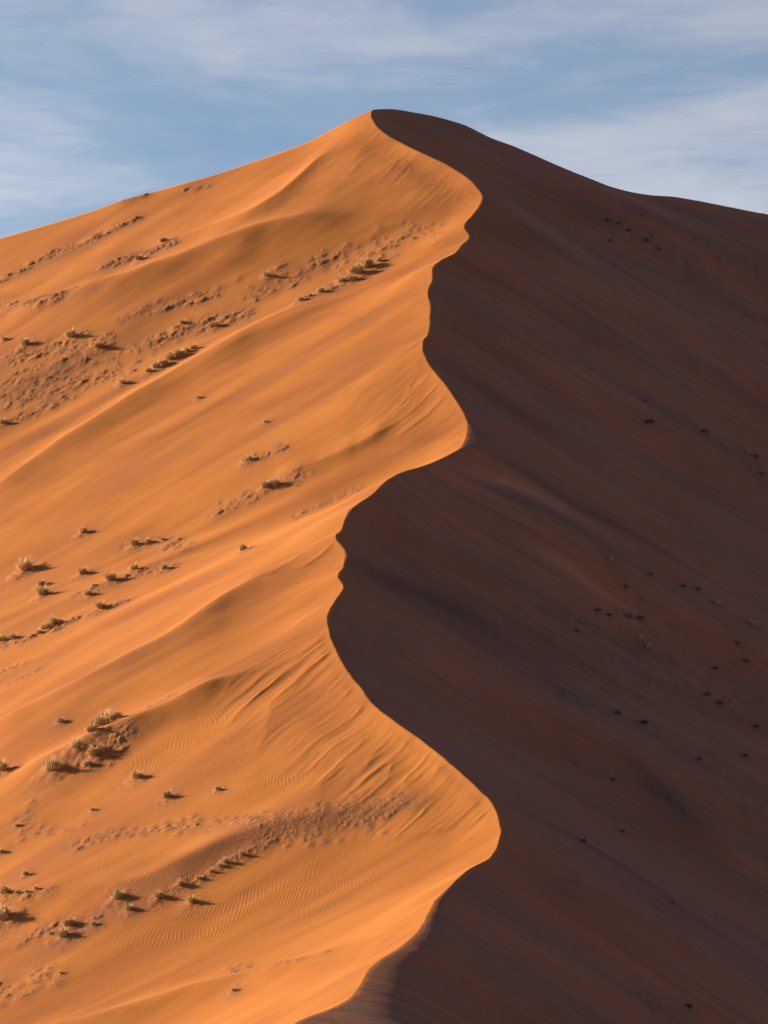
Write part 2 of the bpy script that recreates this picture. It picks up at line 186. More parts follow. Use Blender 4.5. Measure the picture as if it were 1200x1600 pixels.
TUSSOCKS = [
    (-66.5, 808.0, 1.38, 1.0, 'round grey-green tussock alone on smooth sand, upper left edge of the sunlit flank', 'dry grass tussocks on the sunlit flank'),
    (-57.63, 804.3, 1.51, 1.0, 'low domed tussock at the top of the rough hummock patch, upper left', 'dry grass tussocks on the sunlit flank'),
    (-52.31, 794.6, 1.57, 1.0, 'dark flattened tussock on the right end of the hummock patch, upper left', 'dry grass tussocks on the sunlit flank'),
    (-46.25, 769.3, 1.11, 1.0, 'small mounded tussock just left of the diagonal row of pale tufts', 'dry grass tussocks on the sunlit flank'),
    (-41.56, 771.2, 1.01, 1.0, 'first tuft from the left in the pale diagonal row behind the smooth sand shoulder', 'pale tufts in a row behind the sand shoulder'),
    (-40.18, 772.0, 1.39, 1.0, 'second tuft from the left in the pale diagonal row behind the smooth sand shoulder', 'pale tufts in a row behind the sand shoulder'),
    (-38.77, 772.3, 1.17, 1.0, 'third tuft from the left in the pale diagonal row behind the smooth sand shoulder', 'pale tufts in a row behind the sand shoulder'),
    (-37.91, 774.1, 1.59, 1.0, 'fourth tuft from the left in the pale diagonal row behind the smooth sand shoulder', 'pale tufts in a row behind the sand shoulder'),
    (-36.39, 774.6, 1.86, 1.0, 'fifth tuft from the left in the pale diagonal row behind the smooth sand shoulder', 'pale tufts in a row behind the sand shoulder'),
    (-35.15, 776.2, 1.24, 1.0, 'sixth tuft from the left in the pale diagonal row behind the smooth sand shoulder', 'pale tufts in a row behind the sand shoulder'),
    (-33.87, 777.2, 1.11, 1.0, 'seventh tuft from the left in the pale diagonal row behind the smooth sand shoulder', 'pale tufts in a row behind the sand shoulder'),
    (-31.67, 743.8, 0.76, 1.0, 'tiny tussock alone on the broad smooth sand below the pale diagonal row', 'dry grass tussocks on the sunlit flank'),
    (-30.58, 789.7, 1.32, 1.0, 'tussock with dark shadow at the right end of the upper hummock strip', 'dry grass tussocks on the sunlit flank'),
    (-36.73, 796.2, 0.99, 1.0, 'small dark tussock midway along the upper hummock strip', 'dry grass tussocks on the sunlit flank'),
    (-21.57, 695.4, 1.25, 1.0, 'bright tussock above the long ripple hollow, middle of the sunlit flank', 'dry grass tussocks on the sunlit flank'),
    (-18.39, 678.5, 1.34, 1.0, 'left tussock of the pair on the curved hummock ridge, middle of the flank', 'dry grass tussocks on the sunlit flank'),
    (-16.84, 678.2, 1.4, 1.0, 'right tussock of the pair on the curved hummock ridge, middle of the flank', 'dry grass tussocks on the sunlit flank'),
    (-19.47, 714.2, 0.54, 1.0, 'tiny tuft above the bright tussock in the middle of the flank', 'dry grass tussocks on the sunlit flank'),
    (-47.19, 686.0, 1.25, 1.0, 'lone tussock highest of the scattered group on the left, casting a shadow right', 'dry grass tussocks on the sunlit flank'),
    (-55.34, 675.3, 1.98, 1.0, 'large pale tussock nearest the left edge in the scattered group at mid height', 'dry grass tussocks on the sunlit flank'),
    (-38.21, 669.7, 1.2, 1.0, 'dark tussock leading a short line of three, left middle', 'dry grass tussocks on the sunlit flank'),
    (-35.97, 668.9, 0.8, 1.0, 'middle and smallest tuft of a short line of three, left middle', 'dry grass tussocks on the sunlit flank'),
    (-33.93, 668.4, 0.57, 1.0, 'right tuft of a short line of three, left middle', 'dry grass tussocks on the sunlit flank'),
    (-20.53, 636.6, 1.2, 1.0, 'lone round tussock on smooth sand right of the scattered group, near the lit spur', 'dry grass tussocks on the sunlit flank'),
    (-45.47, 662.0, 1.31, 1.0, 'round tussock in the centre of the scattered group on the left', 'dry grass tussocks on the sunlit flank'),
    (-37.12, 652.3, 1.06, 1.0, 'dark round tussock right of centre in the scattered group', 'dry grass tussocks on the sunlit flank'),
    (-32.48, 646.4, 0.99, 1.0, 'pointed sandy tussock at the right end of the scattered group', 'dry grass tussocks on the sunlit flank'),
    (-40.5, 648.8, 1.5, 1.0, 'tussock with a long dark mound tail in the scattered group', 'dry grass tussocks on the sunlit flank'),
    (-43.04, 649.2, 0.62, 1.0, 'small dark tuft left of the tussock with the long mound tail', 'dry grass tussocks on the sunlit flank'),
    (-51.94, 663.0, 1.06, 1.0, 'upper of two small tussocks stacked near the left edge of the scattered group', 'dry grass tussocks on the sunlit flank'),
    (-51.13, 656.0, 1.58, 1.0, 'lower of two small tussocks stacked near the left edge of the scattered group', 'dry grass tussocks on the sunlit flank'),
    (-43.58, 644.4, 1.03, 1.0, 'lowest dark tussock in the middle of the scattered group', 'dry grass tussocks on the sunlit flank'),
    (-40.89, 632.9, 1.66, 0.6, 'wide low tussock on a dark grey mound below the scattered group', 'dry grass tussocks on the sunlit flank'),
    (-49.54, 629.9, 0.75, 1.0, 'first tuft from the left on the long pale ridge of tussocks by the left edge', 'tufts on the long ridge by the left edge'),
    (-48.48, 631.1, 1.19, 1.0, 'second tuft from the left on the long pale ridge of tussocks by the left edge', 'tufts on the long ridge by the left edge'),
    (-47.82, 632.6, 1.41, 1.0, 'third tuft from the left on the long pale ridge of tussocks by the left edge', 'tufts on the long ridge by the left edge'),
    (-46.61, 631.9, 0.91, 1.0, 'fourth tuft from the left on the long pale ridge of tussocks by the left edge', 'tufts on the long ridge by the left edge'),
    (-54.94, 633.1, 1.11, 1.0, 'pale tuft at the very left edge beside the long ridge of tussocks', 'dry grass tussocks on the sunlit flank'),
    (-53.54, 632.5, 0.98, 1.0, 'small tuft between the left edge and the long ridge of tussocks', 'dry grass tussocks on the sunlit flank'),
    (-41.81, 565.5, 0.86, 1.0, 'small tussock up-slope left of the big yellow clump', 'dry grass tussocks on the sunlit flank'),
    (-36.57, 550.7, 1.13, 1.15, 'first tuft from the left in the big yellow clump on the spur', 'big yellow tufts in the clump on the spur'),
    (-35.89, 554.5, 1.7, 1.15, 'second tuft from the left in the big yellow clump on the spur', 'big yellow tufts in the clump on the spur'),
    (-35.43, 557.9, 1.34, 1.15, 'third tuft from the left in the big yellow clump on the spur', 'big yellow tufts in the clump on the spur'),
    (-34.25, 555.3, 1.45, 1.15, 'fourth tuft from the left in the big yellow clump on the spur', 'big yellow tufts in the clump on the spur'),
    (-38.18, 546.6, 1.4, 1.15, 'tall bushy yellow tussock below left of the big clump, with black shadow', 'dry grass tussocks on the sunlit flank'),
    (-37.31, 546.1, 1.03, 1.0, 'short grey tuft against the right side of the tall bushy tussock', 'dry grass tussocks on the sunlit flank'),
    (-35.91, 543.8, 1.35, 1.0, 'dark grey tussock below the big clump, upper left of the dead mound', 'dry grass tussocks on the sunlit flank'),
    (-34.71, 544.4, 0.88, 1.0, 'brownish tussock below the big clump, right on the dead mound', 'dry grass tussocks on the sunlit flank'),
    (-36.36, 541.5, 0.83, 1.0, 'small low tuft at the foot of the dead mound below the big clump', 'dry grass tussocks on the sunlit flank'),
    (-41.01, 542.9, 1.82, 1.0, 'grey-topped tussock on a sandy knob left of the dead mound', 'dry grass tussocks on the sunlit flank'),
    (-48.05, 552.6, 1.47, 1.0, 'dark round tussock cut by the left edge beside the big clump', 'dry grass tussocks on the sunlit flank'),
    (-30.0, 531.7, 1.21, 1.0, 'round pale tussock alone below the rippled hollow', 'dry grass tussocks on the sunlit flank'),
    (-25.5, 518.4, 0.97, 1.0, 'small sandy tussock lower right of the lone one below the rippled hollow', 'dry grass tussocks on the sunlit flank'),
    (-19.56, 516.1, 0.51, 1.0, 'tiny dark tuft in the rippled hollow at its right end', 'dry grass tussocks on the sunlit flank'),
    (-34.67, 523.9, 0.5, 1.0, 'tiny tuft on bare sand under the rippled hollow', 'dry grass tussocks on the sunlit flank'),
    (-43.92, 526.8, 0.54, 1.0, 'small tuft on bare sand near the left edge above the low spur', 'dry grass tussocks on the sunlit flank'),
    (-41.03, 503.5, 0.63, 1.0, 'small dark tuft near the left edge just above the low spur', 'dry grass tussocks on the sunlit flank'),
    (-45.11, 517.9, 0.64, 1.0, 'tiny dark tuft cut by the left edge above the low spur', 'dry grass tussocks on the sunlit flank'),
    (-42.22, 489.0, 1.67, 1.1, 'biggest dark bushy tussock at the lower left edge with black shadow', 'dry grass tussocks on the sunlit flank'),
    (-42.89, 497.0, 0.98, 1.0, 'yellow tuft at the left edge behind the biggest dark tussock', 'dry grass tussocks on the sunlit flank'),
    (-41.23, 495.0, 0.51, 1.0, 'first little pale tuft from the left along the low spur crest at the left edge', 'little tufts along the low spur crest'),
    (-40.11, 494.1, 0.47, 1.0, 'second little pale tuft from the left along the low spur crest at the left edge', 'little tufts along the low spur crest'),
    (-39.08, 494.3, 0.45, 1.0, 'third little pale tuft from the left along the low spur crest at the left edge', 'little tufts along the low spur crest'),
    (-29.37, 485.1, 1.17, 1.0, 'leftmost upper tussock of the loose group on the rippled basin', 'dry grass tussocks on the sunlit flank'),
    (-27.9, 481.2, 0.77, 1.0, 'tussock just below the leftmost upper one on the rippled basin', 'dry grass tussocks on the sunlit flank'),
    (-24.72, 482.7, 0.92, 1.0, 'middle tussock of the loose group on the rippled basin', 'dry grass tussocks on the sunlit flank'),
    (-20.96, 479.4, 0.82, 1.0, 'largest round tussock at the right of the loose group on the rippled basin', 'dry grass tussocks on the sunlit flank'),
    (-22.43, 484.8, 0.81, 1.0, 'dark tussock at the lower end of the tuft chain on the rippled basin', 'dry grass tussocks on the sunlit flank'),
    (-20.44, 485.5, 0.6, 1.0, 'first tuft from the left in the chain climbing to the dark gravel streak', 'chain of tufts climbing to the gravel streak'),
    (-19.11, 486.7, 0.53, 1.0, 'second tuft from the left in the chain climbing to the dark gravel streak', 'chain of tufts climbing to the gravel streak'),
    (-18.2, 487.7, 0.53, 1.0, 'third tuft from the left in the chain climbing to the dark gravel streak', 'chain of tufts climbing to the gravel streak'),
    (-17.62, 488.4, 0.63, 1.0, 'fourth tuft from the left in the chain climbing to the dark gravel streak', 'chain of tufts climbing to the gravel streak'),
    (-15.84, 489.6, 0.65, 1.0, 'fifth tuft from the left in the chain climbing to the dark gravel streak', 'chain of tufts climbing to the gravel streak'),
    (-34.3, 482.2, 0.99, 1.0, 'upper tussock of the lower left group, on a pale mound', 'dry grass tussocks on the sunlit flank'),
    (-34.88, 479.3, 1.28, 1.0, 'lower dark tussock of the lower left group', 'dry grass tussocks on the sunlit flank'),
    (-36.23, 481.1, 0.58, 1.0, 'small dark tuft at the left of the lower left group', 'dry grass tussocks on the sunlit flank'),
    (-31.67, 480.2, 0.57, 1.0, 'tiny tuft at the right of the lower left group', 'dry grass tussocks on the sunlit flank'),
    (-15.09, 443.1, 0.45, 1.0, 'lone tuft on bright sand at the bottom of the sunlit flank', 'dry grass tussocks on the sunlit flank'),
    (-34.3, 468.1, 0.29, 1.0, 'tiny tuft on bare sand near the bottom left', 'dry grass tussocks on the sunlit flank'),
    (-15.12, 788.3, 0.98, 1.0, 'first tuft from the left in the ragged clump climbing the hollow under the summit', 'tufts in the hollow under the summit crest'),
    (-13.35, 790.3, 0.71, 1.0, 'second tuft from the left in the ragged clump climbing the hollow under the summit', 'tufts in the hollow under the summit crest'),
    (-11.55, 790.8, 1.21, 1.0, 'third tuft from the left in the ragged clump climbing the hollow under the summit', 'tufts in the hollow under the summit crest'),
    (-7.8, 794.4, 1.43, 1.0, 'fourth tuft from the left in the ragged clump climbing the hollow under the summit', 'tufts in the hollow under the summit crest'),
    (-5.97, 793.8, 1.36, 1.0, 'fifth tuft from the left in the ragged clump climbing the hollow under the summit', 'tufts in the hollow under the summit crest'),
    (-4.66, 796.5, 2.0, 1.0, 'sixth tuft from the left in the ragged clump climbing the hollow under the summit', 'tufts in the hollow under the summit crest'),
    (-2.84, 799.4, 1.92, 1.0, 'seventh tuft from the left in the ragged clump climbing the hollow under the summit', 'tufts in the hollow under the summit crest'),
    (-1.01, 801.5, 1.12, 1.0, 'eighth tuft from the left in the ragged clump climbing the hollow under the summit', 'tufts in the hollow under the summit crest'),
    (-21.89, 809.8, 1.16, 1.0, 'dark little tuft left of the ragged clump under the summit', 'dry grass tussocks on the sunlit flank'),
    (5.43, 810.2, 0.41, 1.0, 'tiny tuft highest in the hollow beside the summit crest', 'dry grass tussocks on the sunlit flank'),
    (-47.56, 843.1, 1.41, 1.0, 'dark tussock in the compact hummock patch high on the flank', 'dry grass tussocks on the sunlit flank'),
    (-42.94, 851.0, 1.47, 1.0, 'pale tuft at the right end of the compact hummock patch high on the flank', 'dry grass tussocks on the sunlit flank'),
    (-67.12, 767.5, 1.11, 1.0, 'tussock cut by the left edge at the foot of the rough hummock patch', 'dry grass tussocks on the sunlit flank'),
    (-71.08, 816.5, 0.89, 1.0, 'dark tuft cut by the left edge above the rough hummock patch', 'dry grass tussocks on the sunlit flank'),
    (45.53, 749.8, 1.11, 0.9, 'black tuft alone high on the shaded face, left of another dark tuft', 'tufts on the shaded slip face'),
    (45.52, 761.1, 0.52, 0.9, 'small pale tuft just above the lone black one high on the shaded face', 'tufts on the shaded slip face'),
    (55.97, 760.1, 1.0, 0.9, 'dark tuft right of the lone black one high on the shaded face', 'tufts on the shaded slip face'),
    (63.36, 760.0, 0.73, 0.9, 'first tuft from the top near the right edge high on the shaded face', 'tufts by the right edge high on the shaded face'),
    (64.72, 759.6, 0.76, 0.9, 'second tuft from the top near the right edge high on the shaded face', 'tufts by the right edge high on the shaded face'),
    (63.35, 751.0, 0.77, 0.9, 'third tuft from the top near the right edge high on the shaded face', 'tufts by the right edge high on the shaded face'),
    (64.95, 750.9, 0.65, 0.9, 'fourth tuft from the top near the right edge high on the shaded face', 'tufts by the right edge high on the shaded face'),
    (33.6, 648.7, 0.68, 0.9, 'pale tuft leftmost in the loose group midway down the shaded face', 'tufts on the shaded slip face'),
    (39.71, 650.1, 0.7, 0.9, 'dark tuft right of the leftmost pale one in the middle of the shaded face', 'tufts on the shaded slip face'),
    (35.64, 644.3, 0.5, 0.9, 'dim tuft below the leftmost pale one in the middle of the shaded face', 'tufts on the shaded slip face'),
    (38.24, 643.0, 0.61, 0.9, 'faint low tuft above the rough strip in the middle of the shaded face', 'tufts on the shaded slip face'),
    (44.78, 655.2, 0.85, 0.9, 'first tuft from the left in the stepped line of three on the shaded face', 'stepped line of tufts on the shaded face'),
    (47.19, 657.6, 0.63, 0.9, 'second tuft from the left in the stepped line of three on the shaded face', 'stepped line of tufts on the shaded face'),
    (49.79, 655.9, 0.97, 0.9, 'third tuft from the left in the stepped line of three on the shaded face', 'stepped line of tufts on the shaded face'),
    (55.13, 654.0, 1.01, 0.9, 'round tuft near the right edge below the stepped line of three', 'tufts on the shaded slip face'),
    (51.91, 643.2, 0.55, 0.9, 'small dark tuft below the round one near the right edge', 'tufts on the shaded slip face'),
    (52.89, 639.8, 0.77, 0.9, 'tuft with dark foot furthest down near the right edge, above the gravel strip', 'tufts on the shaded slip face'),
    (28.09, 628.4, 0.39, 0.9, 'first tuft along the broken dark strip across the middle of the shaded face', 'tufts along the broken strip on the shaded face'),
    (27.44, 622.8, 0.56, 0.9, 'second tuft along the broken dark strip across the middle of the shaded face', 'tufts along the broken strip on the shaded face'),
    (30.93, 635.6, 0.57, 0.9, 'third tuft along the broken dark strip across the middle of the shaded face', 'tufts along the broken strip on the shaded face'),
    (32.67, 636.0, 0.58, 0.9, 'fourth tuft along the broken dark strip across the middle of the shaded face', 'tufts along the broken strip on the shaded face'),
    (35.76, 637.2, 0.7, 0.9, 'fifth tuft along the broken dark strip across the middle of the shaded face', 'tufts along the broken strip on the shaded face'),
    (37.42, 637.6, 0.83, 0.9, 'sixth tuft along the broken dark strip across the middle of the shaded face', 'tufts along the broken strip on the shaded face'),
    (36.96, 632.2, 0.69, 0.9, 'upper pale tuft of the bright pair in the red sand of the shaded face', 'tufts on the shaded slip face'),
    (38.01, 630.4, 0.93, 0.9, 'lower pale tuft of the bright pair in the red sand of the shaded face', 'tufts on the shaded slip face'),
    (47.82, 631.9, 0.73, 0.9, 'pale speck-like tuft in the lower rough strip of the shaded face', 'tufts on the shaded slip face'),
    (45.87, 621.5, 0.8, 1.2, 'tall pale tuft leaning over a dark tail, right part of the shaded face', 'tufts on the shaded slip face'),
    (47.35, 620.1, 0.85, 0.9, 'dark low tuft at the foot of the tall pale one on the shaded face', 'tufts on the shaded slip face'),
    (52.33, 617.7, 0.68, 0.9, 'sandy tuft near the right edge below the tall pale one', 'tufts on the shaded slip face'),
    (31.71, 596.1, 0.81, 0.9, 'dark elongated tuft on the lower left strip of the shaded face', 'tufts on the shaded slip face'),
    (35.38, 598.6, 0.75, 0.9, 'dark tuft right of the elongated one on the lower left strip', 'tufts on the shaded slip face'),
    (29.52, 566.1, 0.44, 0.9, 'black tuft at the tip of a thin dark line, lower shaded face', 'tufts on the shaded slip face'),
    (49.88, 605.3, 0.57, 0.9, 'black speck-like tuft low on the shaded face near the right edge', 'tufts on the shaded slip face'),
    (42.7, 594.5, 0.55, 0.9, 'dark speck-like tuft left of the black one low on the shaded face', 'tufts on the shaded slip face'),
    (29.45, 541.8, 0.44, 0.9, 'upper right of two black tufts on the dark smooth lower face', 'tufts on the shaded slip face'),
    (23.03, 508.6, 0.59, 0.9, 'lower left of two black tufts on the dark smooth lower face', 'tufts on the shaded slip face'),
    (32.42, 493.8, 0.38, 0.9, 'tiny black tuft alone on the smooth lower face', 'tufts on the shaded slip face'),
    (31.39, 454.3, 0.52, 0.9, 'black tuft near the bottom right corner of the shaded face', 'tufts on the shaded slip face'),
    (45.82, 892.1, 1.07, 0.8, 'first dark tuft from the left in the upper strip under the right skyline', 'dark tufts under the right skyline'),
    (48.16, 892.7, 0.77, 0.8, 'second dark tuft from the left in the upper strip under the right skyline', 'dark tufts under the right skyline'),
    (50.22, 891.1, 0.8, 0.8, 'third dark tuft from the left in the upper strip under the right skyline', 'dark tufts under the right skyline'),
    (53.45, 889.3, 0.95, 0.8, 'fourth dark tuft from the left in the upper strip under the right skyline', 'dark tufts under the right skyline'),
    (56.04, 887.7, 0.69, 0.8, 'fifth dark tuft from the left in the upper strip under the right skyline', 'dark tufts under the right skyline'),
    (46.14, 884.0, 0.7, 0.9, 'dark tuft apart below the upper strip under the right skyline', 'tufts on the shaded slip face'),
]


# ---------------------------------------------------------------- terrain maths
def pchip(X, Y):
    X = np.asarray(X, float); Y = np.asarray(Y, float)
    h = np.diff(X); dl = np.diff(Y) / h
    m = np.zeros_like(X)
    w1 = 2 * h[1:] + h[:-1]; w2 = h[1:] + 2 * h[:-1]
    ok = dl[:-1] * dl[1:] > 0
    with np.errstate(divide='ignore', invalid='ignore'):
        mm = (w1 + w2) / (w1 / dl[:-1] + w2 / dl[1:])
    m[1:-1] = np.where(ok, mm, 0.0)
    m[0] = dl[0]; m[-1] = dl[-1]
    def f(q):
        q = np.asarray(q, float)
        i = np.clip(np.searchsorted(X, q) - 1, 0, len(X) - 2)
        t = (q - X[i]) / h[i]
        lo = q < X[0]; hi = q > X[-1]
        t = np.clip(t, 0, 1)
        t2 = t * t; t3 = t2 * t
        r = ((2 * t3 - 3 * t2 + 1) * Y[i] + (t3 - 2 * t2 + t) * h[i] * m[i]
             + (-2 * t3 + 3 * t2) * Y[i + 1] + (t3 - t2) * h[i] * m[i + 1])
        r = np.where(lo, Y[0] + (q - X[0]) * m[0], r)
        return np.where(hi, Y[-1] + (q - X[-1]) * m[-1], r)
    return f

def _hash(ix, iy, seed):
    h = (ix.astype(np.int64) * 374761393 + iy.astype(np.int64) * 668265263 + seed * 974634777) & 0xFFFFFFFF
    h = ((h ^ (h >> 13)) * 1274126177) & 0xFFFFFFFF
    h = ((h ^ (h >> 16)) * 2246822519) & 0xFFFFFFFF
    return ((h ^ (h >> 15)) & 0xFFFF) / 65535.0

def vnoise(x, y, seed=0):
    """smooth value noise, -1..1"""
    x = np.asarray(x, float); y = np.asarray(y, float)
    fx = np.floor(x); fy = np.floor(y)
    tx = x - fx; ty = y - fy
    ix = fx.astype(np.int64); iy = fy.astype(np.int64)
    tx = tx * tx * tx * (tx * (tx * 6 - 15) + 10); ty = ty * ty * ty * (ty * (ty * 6 - 15) + 10)
    a = _hash(ix, iy, seed); b = _hash(ix + 1, iy, seed)
    c = _hash(ix, iy + 1, seed); d = _hash(ix + 1, iy + 1, seed)
    return 2 * ((a + (b - a) * tx) * (1 - ty) + (c + (d - c) * tx) * ty) - 1

def fbm(x, y, seed=0, octv=3, gain=0.5):
    r = 0; a = 1.0; tot = 0
    for k in range(octv):
        r = r + a * vnoise(x * (2.03 ** k) + 17.3 * k, y * (2.03 ** k) - 9.1 * k, seed + k)
        tot += a; a *= gain
    return r / tot

def sstep(a, b, x):
    t = np.clip((x - a) / (b - a), 0, 1)
    return t * t * (3 - 2 * t)

def softmax(a, b, k):
    h = np.clip(0.5 + 0.5 * (a - b) / k, 0, 1)
    return b + (a - b) * h + k * h * (1 - h)

def smooth_curve(X, Y, w):
    return np.array([np.sum(Y * np.exp(-((X - q) / w) ** 2)) / np.sum(np.exp(-((X - q) / w) ** 2)) for q in X])

def setup():
    g = {}
    C = np.array(CREST)
    xs, ys, zs = C[:, 0], C[:, 1], C[:, 2]
    # the crest goes on below the picture
    ys = np.concatenate([[ys[0] - 160, ys[0] - 80, ys[0] - 30], ys])
    xs = np.concatenate([[xs[0] - 16, xs[0] - 9, xs[0] - 3.6], xs])
    zs = np.concatenate([[zs[0] - 44, zs[0] - 22, zs[0] - 8.0], zs])
    g['YS'] = SUMMIT_Y; g['xsum'] = float(np.interp(SUMMIT_Y, ys, xs)); g['zsum'] = float(np.interp(SUMMIT_Y, ys, zs)); g['YA'] = ys[0]; g['YE'] = ys[-1]
    xr_s = pchip(ys, xs)
    def xr_n(q):
        q = np.asarray(q, float)
        return xr_s(q) + 0.06 * vnoise(q / 1.9, q * 0 + 0.5, 81) + 0.11 * vnoise(q / 6.5, q * 0 + 2.5, 83)
    g['xr'] = xr_n; g['zc'] = pchip(ys, zs)
    yy = np.linspace(ys[0], ys[-1], 1200)
    g['xs'] = pchip(yy, smooth_curve(yy, g['xr'](yy), 14.0))
    g['xss'] = pchip(yy, smooth_curve(yy, g['xr'](yy), 45.0))
    R = np.array(ROLL); g['roll'] = pchip(R[:, 0], R[:, 1])
    S = np.array(SKY)
    g['sky'] = pchip(S[:, 0], S[:, 1])
    return g

def poly_dist(x, y, P):
    """signed distance (positive on the camera's side), parameter 0..1, to a polyline"""
    P = np.asarray(P, float)
    seg = np.diff(P, axis=0); L = np.hypot(seg[:, 0], seg[:, 1]); cum = np.concatenate([[0], np.cumsum(L)])
    best = np.full(np.shape(x), 1e9); t_ = np.zeros(np.shape(x)); s_ = np.zeros(np.shape(x))
    for i in range(len(seg)):
        dx = x - P[i, 0]; dy = y - P[i, 1]
        t = np.clip((dx * seg[i, 0] + dy * seg[i, 1]) / (L[i] ** 2), 0, 1)
        ex = dx - t * seg[i, 0]; ey = dy - t * seg[i, 1]
        dd = np.hypot(ex, ey); cr = seg[i, 0] * ey - seg[i, 1] * ex
        w = dd < best
        best = np.where(w, dd, best); t_ = np.where(w, (cum[i] + t * L[i]) / cum[-1], t_)
        s_ = np.where(w, np.sign(cr), s_)
    return best, t_, s_

def face_drop(d_r, dt):
    wd = 0.27 * dt + 0.05
    soft = wd * (np.logaddexp(0, (d_r - dt) / wd) - np.logaddexp(0, -dt / wd))
    GR = 0.07 * d_r + 0.48 * soft - 0.0012 * np.maximum(d_r - 30, 0) ** 2
    return np.where(d_r > 90, 0.55 * 90 - 0.48 * dt - 0.0012 * 3600 + 0.40 * (d_r - 90), GR)

def wind_drop(d):
    return 0.32 * d + 0.5 * (1 - np.exp(-d / 4.0))

def base_terrain(x, y, g):
    YS = g['YS']; YE = g['YE']
    yc = np.clip(y, g['YA'], YE)
    xr0 = g['xr'](yc)
    d0 = xr0 - x                                   # + on the left (windward) side
    zc = g['zc'](yc)
    # windward flank: bends of the crest run down it, softening with distance
    dl = np.maximum(d0, 0)
    yl = np.minimum(yc + KL * dl, np.where(y < YS, YS, YE))
    w1 = sstep(0, 14, dl); w2 = sstep(12, 60, dl)
    xl = g['xr'](yl) * (1 - w1) + w1 * (g['xs'](yl) * (1 - w2) + g['xss'](yl) * w2)
    # keep it zero on the crest itself
    d_l = np.where(dl > 0, dl + (xl - xr0) * sstep(0, 9, dl), 0)
    d_l = np.maximum(d_l, 0.0)
    FL = wind_drop(d_l)
    # slip face
    dr = np.maximum(-d0, 0)
    yr = np.minimum(yc + KR * dr, YE)
    v1 = sstep(0, 25, dr); v2 = sstep(20, 70, dr)
    xr_ = g['xr'](yr) * (1 - v1) + v1 * (g['xs'](yr) * (1 - v2) + g['xss'](yr) * v2)
    d_r = np.maximum(dr - (xr_ - xr0) * sstep(0, 12, dr), 0)
    # rolled-over shoulders: places where the face only steepens a little way below the crest
    dt = np.maximum(g['roll'](np.clip(yr, ROLL[0][0], ROLL[-1][0])), 0.0)
    GR = face_drop(d_r, dt)
    zgen = zc - np.where(d0 > 0, FL, GR)
    # left of the summit: the skyline section, falling away behind
    ds = np.maximum(g['xsum'] - x, 0)
    u1 = sstep(0, 14, ds); u2 = sstep(12, 60, ds)
    xS = g['xsum'] * (1 - u1) + u1 * (g['xs'](YS) * (1 - u2) + g['xss'](YS) * u2)
    ds = np.maximum(ds + (xS - g['xsum']) * sstep(0, 9, ds), 0)
    delta = (g['sky'](np.minimum(x, g['xsum'])) - (g['zsum'] - wind_drop(ds))) * sstep(0, 14, g['xsum'] - x)
    zl = zgen + delta * sstep(YS - 85, YS, y) * sstep(0, 7, dl)
    zb = (g['zsum'] - wind_drop(ds) + delta) - 0.30 * np.maximum(y - YS, 0)      # behind the summit
    wb = sstep(0, 22, dl) * sstep(YS - 1, YS + 12, y)
    z = np.where(d0 > 0, zl * (1 - wb) + zb * wb, zgen) - 0.30 * np.maximum(y - YE, 0)
    return z, d0, dl, dr

def spur_height(x, y, table):
    """spurs and hollows that run down a face: a crest line y(x) with its own height and flank widths"""
    z = np.zeros(np.shape(x))
    for P, A, wn, wf in table:
        P = np.asarray(P); P = P[np.argsort(P[:, 0])]
        if P[-1, 0] - P[0, 0] < 1: continue
        f = pchip(P[:, 0], P[:, 1])
        m = (x > P[0, 0]) & (x < P[-1, 0])
        if not np.any(m): continue
        xm = x[m]; t = (xm - P[0, 0]) / (P[-1, 0] - P[0, 0])
        n = f(xm) - y[m] + 0.8 * vnoise(xm / 7.0, xm * 0, 91)
        q = np.where(n > 0, n / wn, -n / wf)
        prof = np.exp(-np.sqrt(q * q + 0.02) * 1.25 - 0.35 * q * q) / np.exp(-np.sqrt(0.02) * 1.25)
        z[m] += A * prof * sstep(0, 0.25, t) * (1 - sstep(0.75, 1.0, t)) * (0.9 + 0.2 * vnoise(t * 9, t * 0 + A, 5))
    return z

